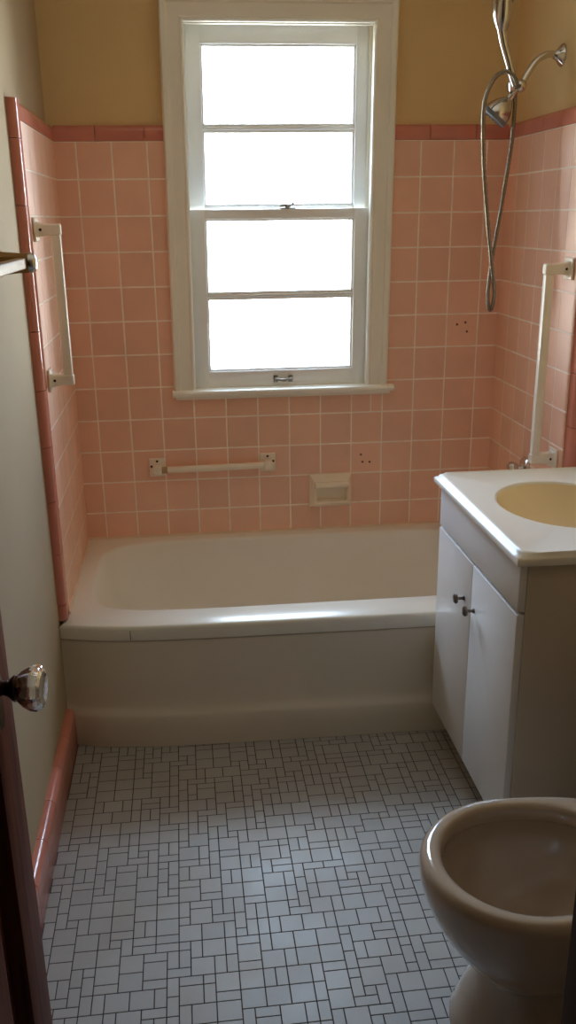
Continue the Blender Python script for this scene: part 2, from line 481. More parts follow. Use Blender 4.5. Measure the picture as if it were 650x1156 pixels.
def sash(name, x0, x1, z0, z1, gx0, gx1, gz0, gz1, mz, y0, th, mh=0.014):
    r = empty(name, (0.5 * (x0 + x1), y0, z0))
    bm = bmesh.new()
    wbox(bm, x0, gx0, y0, y0 + th, z0, z1); wbox(bm, gx1, x1, y0, y0 + th, z0, z1)
    wbox(bm, gx0 - 0.003, gx1 + 0.003, y0, y0 + th, z0, gz0); wbox(bm, gx0 - 0.003, gx1 + 0.003, y0, y0 + th, gz1, z1)
    lp_ = []
    for x in (gx0 - 0.003, gx1 + 0.003):
        lp_.append([(SH(x, mz), y0 + dy, mz + dz) for dy, dz in ((0.004, -0.0025), (0.004, 0.0025), (0.008, 0.0045), (th * 0.6, mh / 2 + 0.003), (th - 0.002, mh / 2), (th - 0.002, -mh / 2), (th * 0.6, -mh / 2 - 0.003), (0.008, -0.0045))])
    loft(bm, lp_, True, True, True)
    # glazing beads, a small step round each light
    for a, c in ((gz0, mz - mh / 2), (mz + mh / 2, gz1)):
        t = 0.007
        wbox(bm, gx0 - 0.002, gx0 + t, y0 + 0.008, y0 + th - 0.004, a, c, 0.003); wbox(bm, gx1 - t, gx1 + 0.002, y0 + 0.008, y0 + th - 0.004, a, c, 0.003)
        wbox(bm, gx0, gx1, y0 + 0.008, y0 + th - 0.004, a - 0.002, a + t, 0.003); wbox(bm, gx0, gx1, y0 + 0.008, y0 + th - 0.004, c - t, c + 0.002, 0.003)
    recalc(bm)
    fr_ = obj('sash_frame', bm, m_sash, None, 30)
    panes = []
    for a, c in ((gz0, mz), (mz, gz1)):
        bm = bmesh.new(); yy = y0 + th * 0.6
        wbox(bm, gx0 - 0.004, gx1 + 0.004, yy, yy + 0.003, a - 0.002, c + 0.002, 0)
        panes.append(obj('pane', bm, m_pane, None, 0))
    adopt(r, fr_, *panes)
    return r
upper = sash('upper_sash', OL - 0.004, OR_ + 0.004, 1.462, OT + 0.002, 0.464, 0.962, 1.500, 1.980, 1.737, 0.078, 0.034)
lower = sash('lower_sash', OL - 0.002, OR_ + 0.002, 0.906, 1.490, 0.462, 0.958, 0.965, 1.460, 1.216, 0.028, 0.038)
# storm window outside: thin metal frame with one rail near the top
bm = bmesh.new()
for a in ((OL - 0.004, OL + 0.045, 0.135, 0.150, OB - 0.005, OT + 0.003), (OR_ - 0.052, OR_ + 0.004, 0.135, 0.150, OB - 0.005, OT + 0.003),
          (OL, OR_, 0.135, 0.150, OT - 0.04, OT + 0.003), (OL, OR_, 0.135, 0.150, OB - 0.005, OB + 0.035), (OL + 0.04, OR_ - 0.05, 0.138, 0.148, 1.906, 1.911), (OL, OR_, 0.135, 0.15, 1.462, 1.485)):
    wbox(bm, *a, 0.002)
storm = obj('storm_frame', bm, m_alum, None, 30)
bm = bmesh.new(); wbox(bm, OL + 0.04, OR_ - 0.04, 0.142, 0.144, OB + 0.02, OT - 0.02, 0)
storm_pane = obj('storm_pane', bm, m_pane, None, 0)
# sash lock on the meeting rail
bm = bmesh.new()
box(bm, (0.712, 0.030, 1.490), (0.760, 0.052, 1.4935), 0.001)
lathe(bm, [(0, 0.010), (0.006, 0.0095), (0.010, 0.007)], (0.736, 0.041, 1.493), (0, 0, 1), 20)
tube(bm, [(0.736, 0.040, 1.500), (0.722, 0.032, 1.502), (0.706, 0.026, 1.499)], [0.0045, 0.004, 0.003], 10)
lathe(bm, [(-0.005, 0.003), (0, 0.0062), (0.005, 0.003)], (0.752, 0.034, 1.505), (0, 0, 1), 14)
tube(bm, [(0.740, 0.036, 1.500), (0.752, 0.034, 1.505)], 0.0035, 8)
lock = obj('sash_lock', bm, m_steelold, None, 40)
# bar lift on the bottom rail
bm = bmesh.new()
for x in (0.686, 0.738):
    box(bm, (x - 0.008, 0.0255, 0.923), (x + 0.008, 0.0285, 0.947), 0.001)
    lathe(bm, [(0, 0.0055), (0.008, 0.004), (0.012, 0.0045)], (x, 0.0265, 0.936), (0, -1, 0), 14)
tube(bm, spline([(0.684, 0.016, 0.937), (0.698, 0.010, 0.935), (0.712, 0.006, 0.933), (0.726, 0.010, 0.935), (0.740, 0.016, 0.937)], 5),
     [0.003 + 0.0022 * math.sin(PI * i / 20) for i in range(21)], 10)
lift = obj('sash_lift', bm, m_steelold, None, 40)
adopt(win, casing, jambs, stool, upper, lower, storm, storm_pane)
for k, p in ((lock, lower), (lift, lower)):
    k.parent = p; k.matrix_parent_inverse = Matrix.Translation(p.location).inverted()
# sash empties are parented to the window empty with an offset: keep their world place
for s in (upper, lower):
    s.matrix_parent_inverse = Matrix.Translation(win.location).inverted()

# ------------------------------------------------------------------ bathtub
def tub_front(x): return -0.774 - 0.012 * x + 0.050 * math.exp(-max(x, 0) / 0.11)
def tub_apron(x): return tub_front(x) + 0.010
tub = empty('bathtub', (0.73, -0.40, 0.0))
N_ = 128
cx_, cy_ = 0.72, -0.39
def outer_pt(th, inset, z):
    """ray from the tub centre to the outline inset by a little"""
    dx, dy = math.cos(th), math.sin(th)
    lo, hi = 0.0, 2.0
    full = inset
    for _ in range(40):
        t = (lo + hi) / 2
        x, y = cx_ + dx * t, cy_ + dy * t
        inside = ((0.0008 if y > -0.7125 else -0.019) < x < 1.4592) and (tub_front(x) + inset < y < -0.0035)
        if inside: lo = t
        else: hi = t
    x, y = cx_ + dx * lo, cy_ + dy * lo
    wallside = min(1.0, max(0.0, (y - tub_front(x) - 0.03) / 0.02))
    return (x, y, z + (0.388 - z) * wallside)
def inner_pt(th, x0, x1, y0, y1, z, n=5.0):
    ax, ay = (x1 - x0) / 2, (y1 - y0) / 2
    c, s = math.cos(th), math.sin(th)
    # use the same direction angle as the outer loop
    k = (abs(c / ax) ** n + abs(s / ay) ** n) ** (-1 / n)
    return ((x0 + x1) / 2 + c * k, (y0 + y1) / 2 + s * k, z)
ths = [2 * PI * i / N_ for i in range(N_)]
for cxn, cyn in ((0.004, -0.712), (1.456, -0.797), (0.004, -0.004), (1.456, -0.004)):
    a = math.atan2(cyn - cy_, cxn - cx_) % (2 * PI)
    i = min(range(N_), key=lambda q: abs(ths[q] - a)); ths[i] = a
loops = []
for inset, z in ((0.012, 0.328), (0.001, 0.333), (0.0, 0.345), (0.0, 0.364), (0.0015, 0.3705), (0.005, 0.3745), (0.010, 0.3762)):
    loops.append([outer_pt(t, inset, z) for t in ths])
IN = (0.052, 1.39, -0.690, -0.050)
for g, z, n in ((0.0, 0.388, 5.5), (0.006, 0.385, 5.5), (0.012, 0.374, 5.4), (0.018, 0.360, 5.2), (0.026, 0.32, 5), (0.036, 0.26, 4.6), (0.05, 0.19, 4.2), (0.07, 0.12, 4), (0.10, 0.075, 3.6), (0.15, 0.052, 3.2), (0.23, 0.045, 3), (0.30, 0.042, 2.6)):
    loops.append([inner_pt(t, IN[0] + g, IN[1] - g, IN[2] + g * 0.8, IN[3] - g * 0.8, z, n) for t in ths])
bm = bmesh.new(); loft(bm, loops, True, False, True); recalc(bm)
shell = obj('tub_shell', bm, m_tub, None, 60)
# apron with swelling plinth at the foot
bm = bmesh.new()
xs = [-0.0195 + 1.4795 * i / 60 for i in range(61)]
loops = []
pf = [(0.030, 0.329), (0.008, 0.329), (0.004, 0.327), (-0.004, 0.150), (-0.007, 0.128), (-0.011, 0.114), (-0.019, 0.104), (-0.023, 0.094), (-0.025, 0.06), (-0.026, 0.002), (0.03, 0.002)]
for x in xs:
    loops.append([(x, tub_front(x) + d, z) for d, z in pf])
loft(bm, loops, True, True, True); recalc(bm)
apron = obj('apron', bm, m_apron, None, 40)
# dark recess of the seam below the rim and the short upright joint in the rim
bm = bmesh.new()
loft(bm, [[(x, tub_front(x) + 0.0095, z) for z in (0.323, 0.338)] for x in xs], closed=False)
loft(bm, [[(0.182 + w_, tub_front(0.182) - 0.0008 + d_, z) for d_, z in ((0.0, 0.336), (0.0, 0.345), (0.0, 0.364))] for w_ in (-0.0009, 0.0009)], closed=False)
seam = obj('rim_seam', bm, m_gap, None, 0)
bm = bmesh.new()
lathe(bm, [(0, 0.034), (0.004, 0.034), (0.006, 0.030)], (1.20, -0.37, 0.043), (0, 0, 1), 24)
drain = obj('drain', bm, m_chrome, None, 40)
adopt(tub, shell, apron, seam, drain)
tag(tub, 'white built-in bathtub with bowed front apron, standing under the window', 'bathtub')
# caulk bead where tile meets tub
bm = bmesh.new()
tube(bm, [(0.0, -0.003, 0.388), (1.46, -0.003, 0.388)], 0.007, 8)
tube(bm, [(0.003, -0.003, 0.388), (0.003, -0.668, 0.388)], 0.006, 8)
struct(obj('trim_2', bm, m_caulk, None, 60))

# ------------------------------------------------------------------ vanity cabinet
VX, VY0, VY1, VZ = 1.068, -1.452, -0.826, 0.772
DX = 1.050
van = empty('vanity_cabinet', (1.26, -1.14, 0))
bm = bmesh.new()
box(bm, (VX, VY0, 0.10), (1.470, VY0 + 0.016, VZ - 0.001), 0.0012)
box(bm, (VX, VY1 - 0.016, 0.10), (1.470, VY1, VZ - 0.001), 0.0012)
box(bm, (VX + 0.001, VY0 + 0.014, 0.10), (1.470, VY1 - 0.014, 0.116))
box(bm, (1.458, VY0 + 0.014, 0.116), (1.470, VY1 - 0.014, VZ - 0.001))
for a_, c_ in ((0.64, 0.672), (0.740, VZ - 0.001)): box(bm, (VX + 0.0005, VY0 + 0.014, a_), (VX + 0.018, VY1 - 0.014, c_))
box(bm, (VX + 0.0005, -1.15, 0.116), (VX + 0.018, -1.12, 0.65))
carc = obj('cabinet_body', bm, m_carc, None, 30)
bm = bmesh.new(); box(bm, (VX + 0.055, VY0 + 0.01, 0.0), (1.470, VY1 - 0.005, 0.10)); toe = obj('toe_kick', bm, m_carc, None, 0)
bm = bmesh.new(); box(bm, (DX, VY0 + 0.002, 0.662), (VX, VY1 - 0.002, VZ - 0.004), 0.0025); front = obj('drawer_front', bm, m_door_w, None, 30)
# pale edge strip along the top of the doors
YM = -1.136
doors = []
for y0, y1, ky in ((YM + 0.0015, VY1 - 0.002, YM + 0.052), (VY0 + 0.002, YM - 0.0015, YM - 0.030)):
    bm = bmesh.new(); box(bm, (DX, y0, 0.104), (VX, y1, 0.655), 0.0025); d = obj('door', bm, m_door_w, None, 30)
    bm = bmesh.new()
    lathe(bm, [(0, 0.006), (0.003, 0.006), (0.005, 0.004), (0.016, 0.0038), (0.018, 0.008), (0.020, 0.0125), (0.0245, 0.0130), (0.028, 0.0095), (0.029, 0.004)], (DX, ky, 0.545), (-1, 0, 0), 24)
    kn = obj('knob', bm, m_knobmetal, None, 40)
    doors.append((d, kn))
adopt(van, carc, toe, front, *[d for d, k in doors])
for d, k in doors:
    k.parent = d
tag(van, 'white two-door vanity cabinet with false drawer front, between bathtub and toilet', 'cabinet')

# one-piece top with oval basin
vt = empty('countertop', (1.25, -1.135, 0.772))
TX0, TX1, TY0, TY1 = 1.036, 1.474, -1.468, -0.800
BX, BY, BAx, BAy = 1.278, -1.122, 0.162, 0.196
NN = 96
def rect_pt(th, x0, x1, y0, y1, z):
    c, s = math.cos(th), math.sin(th)
    k = 9
    if c > 1e-6: k = min(k, (x1 - BX) / c)
    if c < -1e-6: k = min(k, (x0 - BX) / c)
    if s > 1e-6: k = min(k, (y1 - BY) / s)
    if s < -1e-6: k = min(k, (y0 - BY) / s)
    return (BX + c * k, BY + s * k, z)
def rect_in(th, ins, z): return rect_pt(th, TX0 + ins, TX1 - ins * 0.2, TY0 + ins * 0.35, TY1 - ins * 0.35, z)
ang = [2 * PI * i / NN for i in range(NN)]
for q in ((TX0, TY0), (TX1, TY0), (TX0, TY1), (TX1, TY1)):
    a = math.atan2(q[1] - BY, q[0] - BX) % (2 * PI)
    i = min(range(NN), key=lambda k: abs(ang[k] - a)); ang[i] = a
loops = [[rect_in(t, 0.02, 0.772) for t in ang]]
for ins, z in ((0.004, 0.772), (0.0, 0.776), (0.0, 0.786), (0.003, 0.7905), (0.008, 0.7915), (0.012, 0.7985), (0.018, 0.8015), (0.024, 0.8005), (0.030, 0.799)):
    loops.append([rect_in(t, ins, z) for t in ang])
for s, z in ((1.03, 0.799), (1.0, 0.7975), (0.985, 0.793)):
    loops.append([(BX + BAx * s * math.cos(t), BY + BAy * s * math.sin(t), z) for t in ang])
bm = bmesh.new(); loft(bm, loops, True); recalc(bm)
slab = obj('counter_slab', bm, m_top, None, 50)
loops = []
for s, z in ((0.985, 0.793), (0.96, 0.780), (0.92, 0.757), (0.84, 0.725), (0.70, 0.695), (0.5, 0.675), (0.28, 0.667), (0.11, 0.664)):
    loops.append([(BX + BAx * s * math.cos(t), BY + BAy * s * math.sin(t), z) for t in ang])
bm = bmesh.new(); loft(bm, loops, True, False, True); recalc(bm)
for f_ in bm.faces: f_.normal_flip()
basin = obj('basin', bm, m_basin, None, 60)
bm = bmesh.new(); lathe(bm, [(0, 0.02), (0.003, 0.02), (0.004, 0.016)], (BX, BY, 0.664), (0, 0, 1), 24)
vd = obj('drain', bm, m_chrome, None, 40)
basin['label'] = 'bone yellow oval basin'
adopt(vt, slab, basin, vd)
tag(vt, 'cream one-piece vanity countertop with oval bone sink basin and ridged front edge', 'countertop')

# ------------------------------------------------------------------ toilet
toi = empty('toilet', (0.98, -1.88, 0))
TCX, TCY = 0.938, -1.880
def egg(xf, xb, hw, z, n=72, cx=TCX, pb=2.4, cy=TCY):
    P = []
    for i in range(n):
        t = 2 * PI * i / n
        c, s = math.cos(t), math.sin(t)
        if c <= 0: x = cx + (cx - xf) * c; y = hw * s
        else:
            e = 2.0 / pb
            x = cx + (xb - cx) * abs(c) ** e; y = hw * math.copysign(abs(s) ** e, s)
        P.append((x, cy + y, z))
    return P
bm = bmesh.new()
ob = [(0.816, 1.235, 0.116, 0.0), (0.816, 1.235, 0.117, 0.022), (0.824, 1.232, 0.113, 0.034), (0.838, 1.228, 0.104, 0.075), (0.856, 1.222, 0.095, 0.112), (0.866, 1.22, 0.093, 0.140),
      (0.864, 1.22, 0.098, 0.158), (0.838, 1.22, 0.122, 0.180), (0.808, 1.22, 0.145, 0.210), (0.783, 1.222, 0.162, 0.246), (0.764, 1.225, 0.1735, 0.284), (0.752, 1.228, 0.180, 0.318), (0.747, 1.23, 0.1825, 0.342), (0.746, 1.23, 0.183, 0.362)]
L1 = [egg(a, b_, h, z) for a, b_, h, z in ob]
L1 += [egg(0.748, 1.23, 0.181, 0.372), egg(0.754, 1.228, 0.176, 0.380), egg(0.762, 1.222, 0.169, 0.3835), egg(0.772, 1.19, 0.160, 0.3835),
       egg(0.781, 1.14, 0.152, 0.380), egg(0.786, 1.125, 0.148, 0.373), egg(0.788, 1.12, 0.146, 0.352), egg(0.783, 1.125, 0.150, 0.346),
       egg(0.775, 1.13, 0.157, 0.338), egg(0.782, 1.12, 0.150, 0.30), egg(0.806, 1.10, 0.130, 0.25), egg(0.845, 1.06, 0.098, 0.20), egg(0.885, 1.02, 0.062, 0.165), egg(0.912, 0.985, 0.035, 0.14)]
loft(bm, L1, True, True, True); recalc(bm)
bowl = obj('bowl', bm, m_china, None, 60)
bm = bmesh.new()
box(bm, (1.235, TCY - 0.235, 0.375), (1.430, TCY + 0.235, 0.715), 0.025, 4)
box(bm, (1.16, TCY - 0.12, 0.30), (1.40, TCY + 0.12, 0.377), 0.02, 3)
tank = obj('tank', bm, m_china, None, 40)
bm = bmesh.new(); box(bm, (1.225, TCY - 0.245, 0.716), (1.440, TCY + 0.245, 0.750), 0.012, 4)
lid = obj('tank_lid', bm, m_china, None, 40)
adopt(toi, bowl, tank, lid)
tag(toi, 'beige china toilet without a seat, its open bowl beside the vanity cabinet', 'toilet')

# ------------------------------------------------------------------ grab bars on the side walls
def grab_bar(name, xw, s, y, z0, z1, proj, label, group=None):
    """s = +1 projects to +x from the wall face xw"""
    r = empty(name, (xw, y, z0))
    hb = 0.0135
    parts = []
    for z in (z0, z1):
        bm = bmesh.new()
        # plate
        lo = [0, 0, 0]; xa, xb = sorted((xw + s * 0.003, xw + s * 0.010))
        box(bm, (xa, y - 0.028, z - 0.030), (xb, y + 0.028, z + 0.030), 0.003, 3)
        # post tapering away from the plate
        loops = []
        for d, hy, hz in ((0.009, 0.021, 0.024), (0.014, 0.0165, 0.018), (0.030, 0.0145, 0.0155), (proj - 0.012, 0.0132, 0.0142), (proj + 0.012, 0.0132, 0.0142), (proj + 0.0145, 0.011, 0.012)):
            x = xw + s * d
            loops.append([(x, y + hy * cs, z + hz * sn) for cs, sn in ((1, 0.8), (0.8, 1), (-0.8, 1), (-1, 0.8), (-1, -0.8), (-0.8, -1), (0.8, -1), (1, -0.8))])
        loft(bm, loops, True, True, True); recalc(bm)
        p = obj('bracket', bm, m_cream, None, 35)
        bm = bmesh.new(); lathe(bm, [(0, 0.0035), (0.0015, 0.0038), (0.0025, 0.0018)], (xw + s * 0.020, y - 0.0148, z), (0, -1, 0), 12)
        sc = obj('screw', bm, m_darkmark, None, 40)
        parts.append((p, sc))
    bm = bmesh.new()
    box(bm, (xw + s * proj - hb * 0.9, y - hb * 0.9, z0 + 0.0143), (xw + s * proj + hb * 0.9, y + hb * 0.9, z1 - 0.0143), 0.003, 3)
    bar = obj('bar', bm, m_cream, None, 35)
    adopt(r, bar, *[p for p, q in parts])
    for p, q in parts: q.parent = p
    return tag(r, label, 'grab bar', group)
grab_bar('grab_bar', 0.0, 1, -0.602, 1.052, 1.440, 0.056, 'upright cream grab bar on the left tiled wall, near the towel rail')
grab_bar('grab_bar', W, -1, -0.600, 0.776, 1.318, 0.064, 'tall upright cream grab bar on the right tiled wall, rising behind the vanity top')

# towel rail under the window
tb = empty('towel_bar', (0.455, 0, 0.648))
prts = []
for x, pz in ((0.2605, 0.6435), (0.6485, 0.647)):
    bm = bmesh.new()
    box(bm, (x - 0.028, -0.009, pz - 0.033), (x + 0.028, -0.0025, pz + 0.033), 0.004, 3)
    sx = 1 if x < 0.4 else -1
    box(bm, (x - 0.016, -0.046, pz - 0.022), (x + 0.016, -0.008, pz + 0.012), 0.008, 4)
    p = obj('bracket', bm, m_cream, None, 40)
    for hx, hz in ((0.0, 0.022), (-0.020 * sx, 0.004)):
        bm = bmesh.new(); lathe(bm, [(0, 0.0042), (0.0012, 0.0044), (0.002, 0.002)], (x + hx, -0.0088, pz + hz), (0, -1, 0), 12)
        s_ = obj('screw', bm, m_darkmark, None, 40); prts.append((p, s_))
    prts.append((p, None))
bm = bmesh.new(); tube(bm, [(0.268, -0.030, 0.638), (0.640, -0.030, 0.642)], 0.0115, 18)
rod = obj('bar', bm, m_cream, None, 40)
bm = bmesh.new(); tube(bm, [(0.276, -0.030, 0.638), (0.296, -0.030, 0.6383)], 0.0119, 18)
col_ = obj('bar_gap_band', bm, mat('gap_band_tone', srgb(176, 150, 112), rough=0.5, var=0.1, vscale=60), None, 40)  # added sleeve, its darker colour standing for the gap at the bar's end
adopt(tb, rod, col_, *[p for p, q in prts if q is None])
for p, q in prts:
    if q: q.parent = p
tag(tb, 'horizontal cream towel bar on the back wall tile, under the window', 'towel bar')

# soap dish
sd = empty('soap_dish', (0.873, 0, 0.534))
sx0, sx1, sz0, sz1 = 0.796, 0.952, 0.474, 0.597
bm = bmesh.new()
def rl(ix, iz, y, dz=0): return [(sx0 + ix, y, sz0 + iz), (sx1 - ix, y, sz0 + iz), (sx1 - ix, y, sz1 - iz + dz), (sx0 + ix, y, sz1 - iz + dz)]
lp = [rl(0, 0, -0.001), rl(0, 0, -0.010), rl(0.004, 0.004, -0.015), rl(0.016, 0.018, -0.038, -0.004), rl(0.020, 0.022, -0.041, -0.006)]
lp += [[(sx0 + 0.025, -0.040, sz0 + 0.026), (sx1 - 0.022, -0.040, sz0 + 0.026), (sx1 - 0.022, -0.040, sz1 - 0.046), (sx0 + 0.025, -0.040, sz1 - 0.046)],
       [(sx0 + 0.027, -0.0045, sz0 + 0.028), (sx1 - 0.024, -0.0045, sz0 + 0.028), (sx1 - 0.024, -0.0045, sz1 - 0.050), (sx0 + 0.029, -0.0045, sz1 - 0.050)]]
loft(bm, lp, True, False, True); recalc(bm)
bmesh.ops.bevel(bm, geom=[e for e in bm.edges if e.calc_length() > 0.03 and not e.is_boundary], offset=0.0022, segments=2, affect='EDGES')
body = obj('dish_body', bm, m_bisc, None, 40)
bm = bmesh.new(); tube(bm, [(sx0 + 0.018, -0.040, sz1 - 0.034), (sx1 - 0.016, -0.040, sz1 - 0.034)], 0.0115, 16)
grip = obj('grip_bar', bm, m_bisc, None, 40)
adopt(sd, body, grip)
tag(sd, 'cream ceramic recessed soap dish with grip bar, set in the tile above the tub', 'soap dish')

# ------------------------------------------------------------------ near towel rail on the left painted wall
tr = empty('towel_rail', (-PB, -1.36, 1.376))
X0 = -PB
pp = []
for y in (-1.06, -1.68):
    bm = bmesh.new()
    box(bm, (X0, y - 0.030, 1.376 - 0.030), (X0 + 0.008, y + 0.030, 1.376 + 0.030), 0.003, 3)
    loops = []
    for d, hy, hz in ((0.007, 0.025, 0.027), (0.014, 0.021, 0.0235), (0.05, 0.018, 0.0205), (0.064, 0.018, 0.0205), (0.078, 0.016, 0.018), (0.084, 0.011, 0.012)):
        loops.append([(X0 + d, y + hy * c_, 1.376 + hz * s_) for c_, s_ in ((1, 0.6), (0.6, 1), (-0.6, 1), (-1, 0.6), (-1, -0.6), (-0.6, -1), (0.6, -1), (1, -0.6))])
    loft(bm, loops, True, True, True); recalc(bm)
    pp.append(obj('bracket', bm, m_aged, None, 35))
    bm = bmesh.new(); lathe(bm, [(-0.012, 0.017), (-0.008, 0.0215), (0.0, 0.0205), (0.006, 0.0165), (0.009, 0.009)], (X0 + 0.078, y, 1.376), (1, 0, 0), 24)
    cp = obj('end_cap', bm, m_chrome, None, 40); pp.append((cp))
    cp['label'] = 'chrome end cap'
bm = bmesh.new(); box(bm, (X0 + 0.046, -1.664, 1.365), (X0 + 0.068, -1.076, 1.387), 0.003, 3)
bar = obj('bar', bm, m_aged, None, 35)
adopt(tr, bar, pp[0], pp[2])
for a, c in ((1, 0), (3, 2)):
    pp[a].parent = pp[c]
tag(tr, 'square tan towel rail on the left painted wall, cut off by the left picture edge', 'towel rail')

# ------------------------------------------------------------------ shower
SY = -0.36
sh = empty('wall_shower', (W + PB, SY, 1.886))
bm = bmesh.new(); lathe(bm, [(0, 0.029), (0.003, 0.0295), (0.008, 0.026), (0.014, 0.018), (0.022, 0.012), (0.026, 0.011)], (W + PB, SY, 1.886), (-1, 0, 0), 32)
esc = obj('escutcheon', bm, m_chrome, None, 40)
bm = bmesh.new(); tube(bm, spline([(W + PB - 0.005, SY, 1.886), (1.452, SY, 1.889), (1.430, SY, 1.886), (1.405, SY, 1.872), (1.385, SY, 1.845), (1.366, SY, 1.813)], 8), 0.0095, 18)
arm = obj('arm_pipe', bm, m_chrome, None, 40)
bm = bmesh.new()
bmesh.ops.create_uvsphere(bm, u_segments=28, v_segments=18, radius=0.018, matrix=Matrix.Translation((1.362, SY, 1.808)))
lathe(bm, [(-0.014, 0.011), (-0.012, 0.015), (0.010, 0.015), (0.013, 0.012)], (1.340, SY, 1.806), (1, 0, 0.1), 24)
tube(bm, [(1.352, SY, 1.806), (1.346, SY, 1.790)], 0.009, 14)
# cradle for the handset, lifted towards the room
tube(bm, [(1.340, SY - 0.004, 1.812), (1.337, SY - 0.018, 1.820)], 0.008, 14)
div = obj('diverter', bm, m_chrome, None, 40)
ax = Vector((-0.60, 0.22, -0.76)).normalized()
o0 = Vector((1.347, SY, 1.792))
bm = bmesh.new()
lathe(bm, [(0, 0.008), (0.010, 0.0085), (0.011, 0.0105), (0.022, 0.0105), (0.024, 0.013), (0.032, 0.020), (0.045, 0.030), (0.060, 0.037), (0.070, 0.0395), (0.074, 0.0395)], o0, ax, 40)
fh = obj('shower_head', bm, m_chrome, None, 40)
bm = bmesh.new()
lathe(bm, [(0.073, 0.039), (0.080, 0.0405), (0.086, 0.039), (0.089, 0.034), (0.0895, 0.01)], o0, ax, 40)
a_, b_ = frame_at(ax)
for rr, nn in ((0.012, 6), (0.022, 11), (0.031, 16)):
    for k in range(nn):
        q = o0 + ax * 0.088 + (a_ * math.cos(2 * PI * k / nn) + b_ * math.sin(2 * PI * k / nn)) * rr
        lathe(bm, [(0, 0.0022), (0.004, 0.0015)], q, ax, 8)
face = obj('spray_face', bm, m_spray, None, 40); face['label'] = 'grey nozzle face'
adopt(sh, esc, arm, div, fh)
face.parent = fh
tag(sh, 'chrome shower arm with fixed bell shower head, on the right wall above the tub', 'shower')

hs = empty('hand_shower', (1.335, SY - 0.022, 1.815))
HY = SY - 0.022
bm = bmesh.new()
cl = spline([(1.340, HY, 1.806), (1.332, HY, 1.824), (1.316, HY - 0.002, 1.866), (1.297, HY - 0.004, 1.915), (1.287, HY - 0.006, 1.955), (1.286, HY - 0.006, 1.985)], 6)
tube(bm, cl, [0.0095 + 0.0035 * (i / (len(cl) - 1)) for i in range(len(cl))], 18)
hd = obj('handle', bm, m_chrome, None, 40)
# head: flattened bulb seen from the side, facing the tub
bm = bmesh.new()
d0 = Vector((-0.10, -0.15, 1.0)).normalized()
loops = []
hc = [(1.940, 0.0135, 0.013), (1.954, 0.021, 0.0195), (1.970, 0.029, 0.025), (1.990, 0.034, 0.0275), (2.012, 0.037, 0.027), (2.032, 0.037, 0.025), (2.050, 0.031, 0.021), (2.062, 0.020, 0.015), (2.067, 0.006, 0.005)]
for z, wy, wx in hc:
    loops.append([(1.289 - (z - 1.957) * 0.06 + wx * math.cos(t), HY - 0.006 + wy * math.sin(t), z) for t in [2 * PI * k / 28 for k in range(28)]])
loft(bm, loops, True, True, True); recalc(bm)
hh = obj('spray_head', bm, m_chrome, None, 50)
bm = bmesh.new(); lathe(bm, [(0, 0.026), (0.004, 0.027), (0.008, 0.024), (0.009, 0.008)], (1.303, HY - 0.006, 2.020), (1, 0, -0.15), 28)
lathe(bm, [(0, 0.004), (0.008, 0.003)], (1.306, HY - 0.008, 1.985), (1, 0, -0.2), 10)
hfc = obj('spray_face', bm, m_spray, None, 40); hfc['label'] = 'grey nozzle face'
adopt(hs, hd, hh)
hfc.parent = hh
tag(hs, 'chrome hand shower standing upright in its cradle, with a long looped hose hanging down', 'hand shower')

hp = [(1.343, -.384, 1.797), (1.338, -.392, 1.815), (1.325, -.394, 1.832), (1.308, -.392, 1.840), (1.280, -.388, 1.827), (1.260, -.384, 1.791), (1.253, -.380, 1.755), (1.256, -.374, 1.685),
      (1.269, -.368, 1.567), (1.296, -.364, 1.392), (1.314, -.362, 1.289), (1.322, -.361, 1.240), (1.320, -.360, 1.205), (1.313, -.359, 1.188), (1.306, -.357, 1.203), (1.304, -.353, 1.240), (1.309, -.350, 1.295),
      (1.316, -.349, 1.366), (1.329, -.349, 1.460), (1.340, -.350, 1.559), (1.350, -.351, 1.657), (1.352, -.353, 1.740), (1.350, -.356, 1.788)]
pts = spline(hp, 26)
bm = bmesh.new()
tube(bm, pts, [0.0062 if (i % 3) else 0.0052 for i in range(len(pts))], 10)
hose = obj('hose', bm, m_hose, None, 60); adopt(hs, hose); hose['label'] = 'long looped ribbed metal hose'

# tub tap handle that peeks over the vanity top
tf = empty('tub_tap', (W, -0.375, 0.690))
bm = bmesh.new(); lathe(bm, [(0.002, 0.042), (0.006, 0.042), (0.012, 0.036), (0.016, 0.018), (0.034, 0.014)], (W, -0.375, 0.682), (-1, 0, 0), 36)
te = obj('escutcheon', bm, m_chrome, None, 40)
bm = bmesh.new(); lathe(bm, [(0.030, 0.014), (0.034, 0.024), (0.044, 0.027), (0.056, 0.026), (0.062, 0.020), (0.064, 0.008)], (W, -0.375, 0.682), (-1, 0, 0), 32, flute=0.06, nf=6)
tk = obj('handle', bm, m_chrome, None, 50)
adopt(tf, te, tk)
tag(tf, 'round chrome tap handle on the right tiled wall, just showing over the vanity top', 'tap')

# ------------------------------------------------------------------ door with glass knob
dr = empty('door_1', (0.070, -2.735, 0.0)); struct(dr)
edge = Vector((0.137, -2.14, 0)); hinge = Vector((0.070, -2.735, 0))
dv = (edge - hinge); DL = dv.length; dv.normalize(); nv = Vector((dv.y, -dv.x, 0))   # nv points into the room (+x)
def dmap(bm, vs0):
    for v in bm.verts:
        if v not in vs0:
            c = v.co.copy(); v.co = hinge + dv * c.x + nv * c.y + Vector((0, 0, c.z))
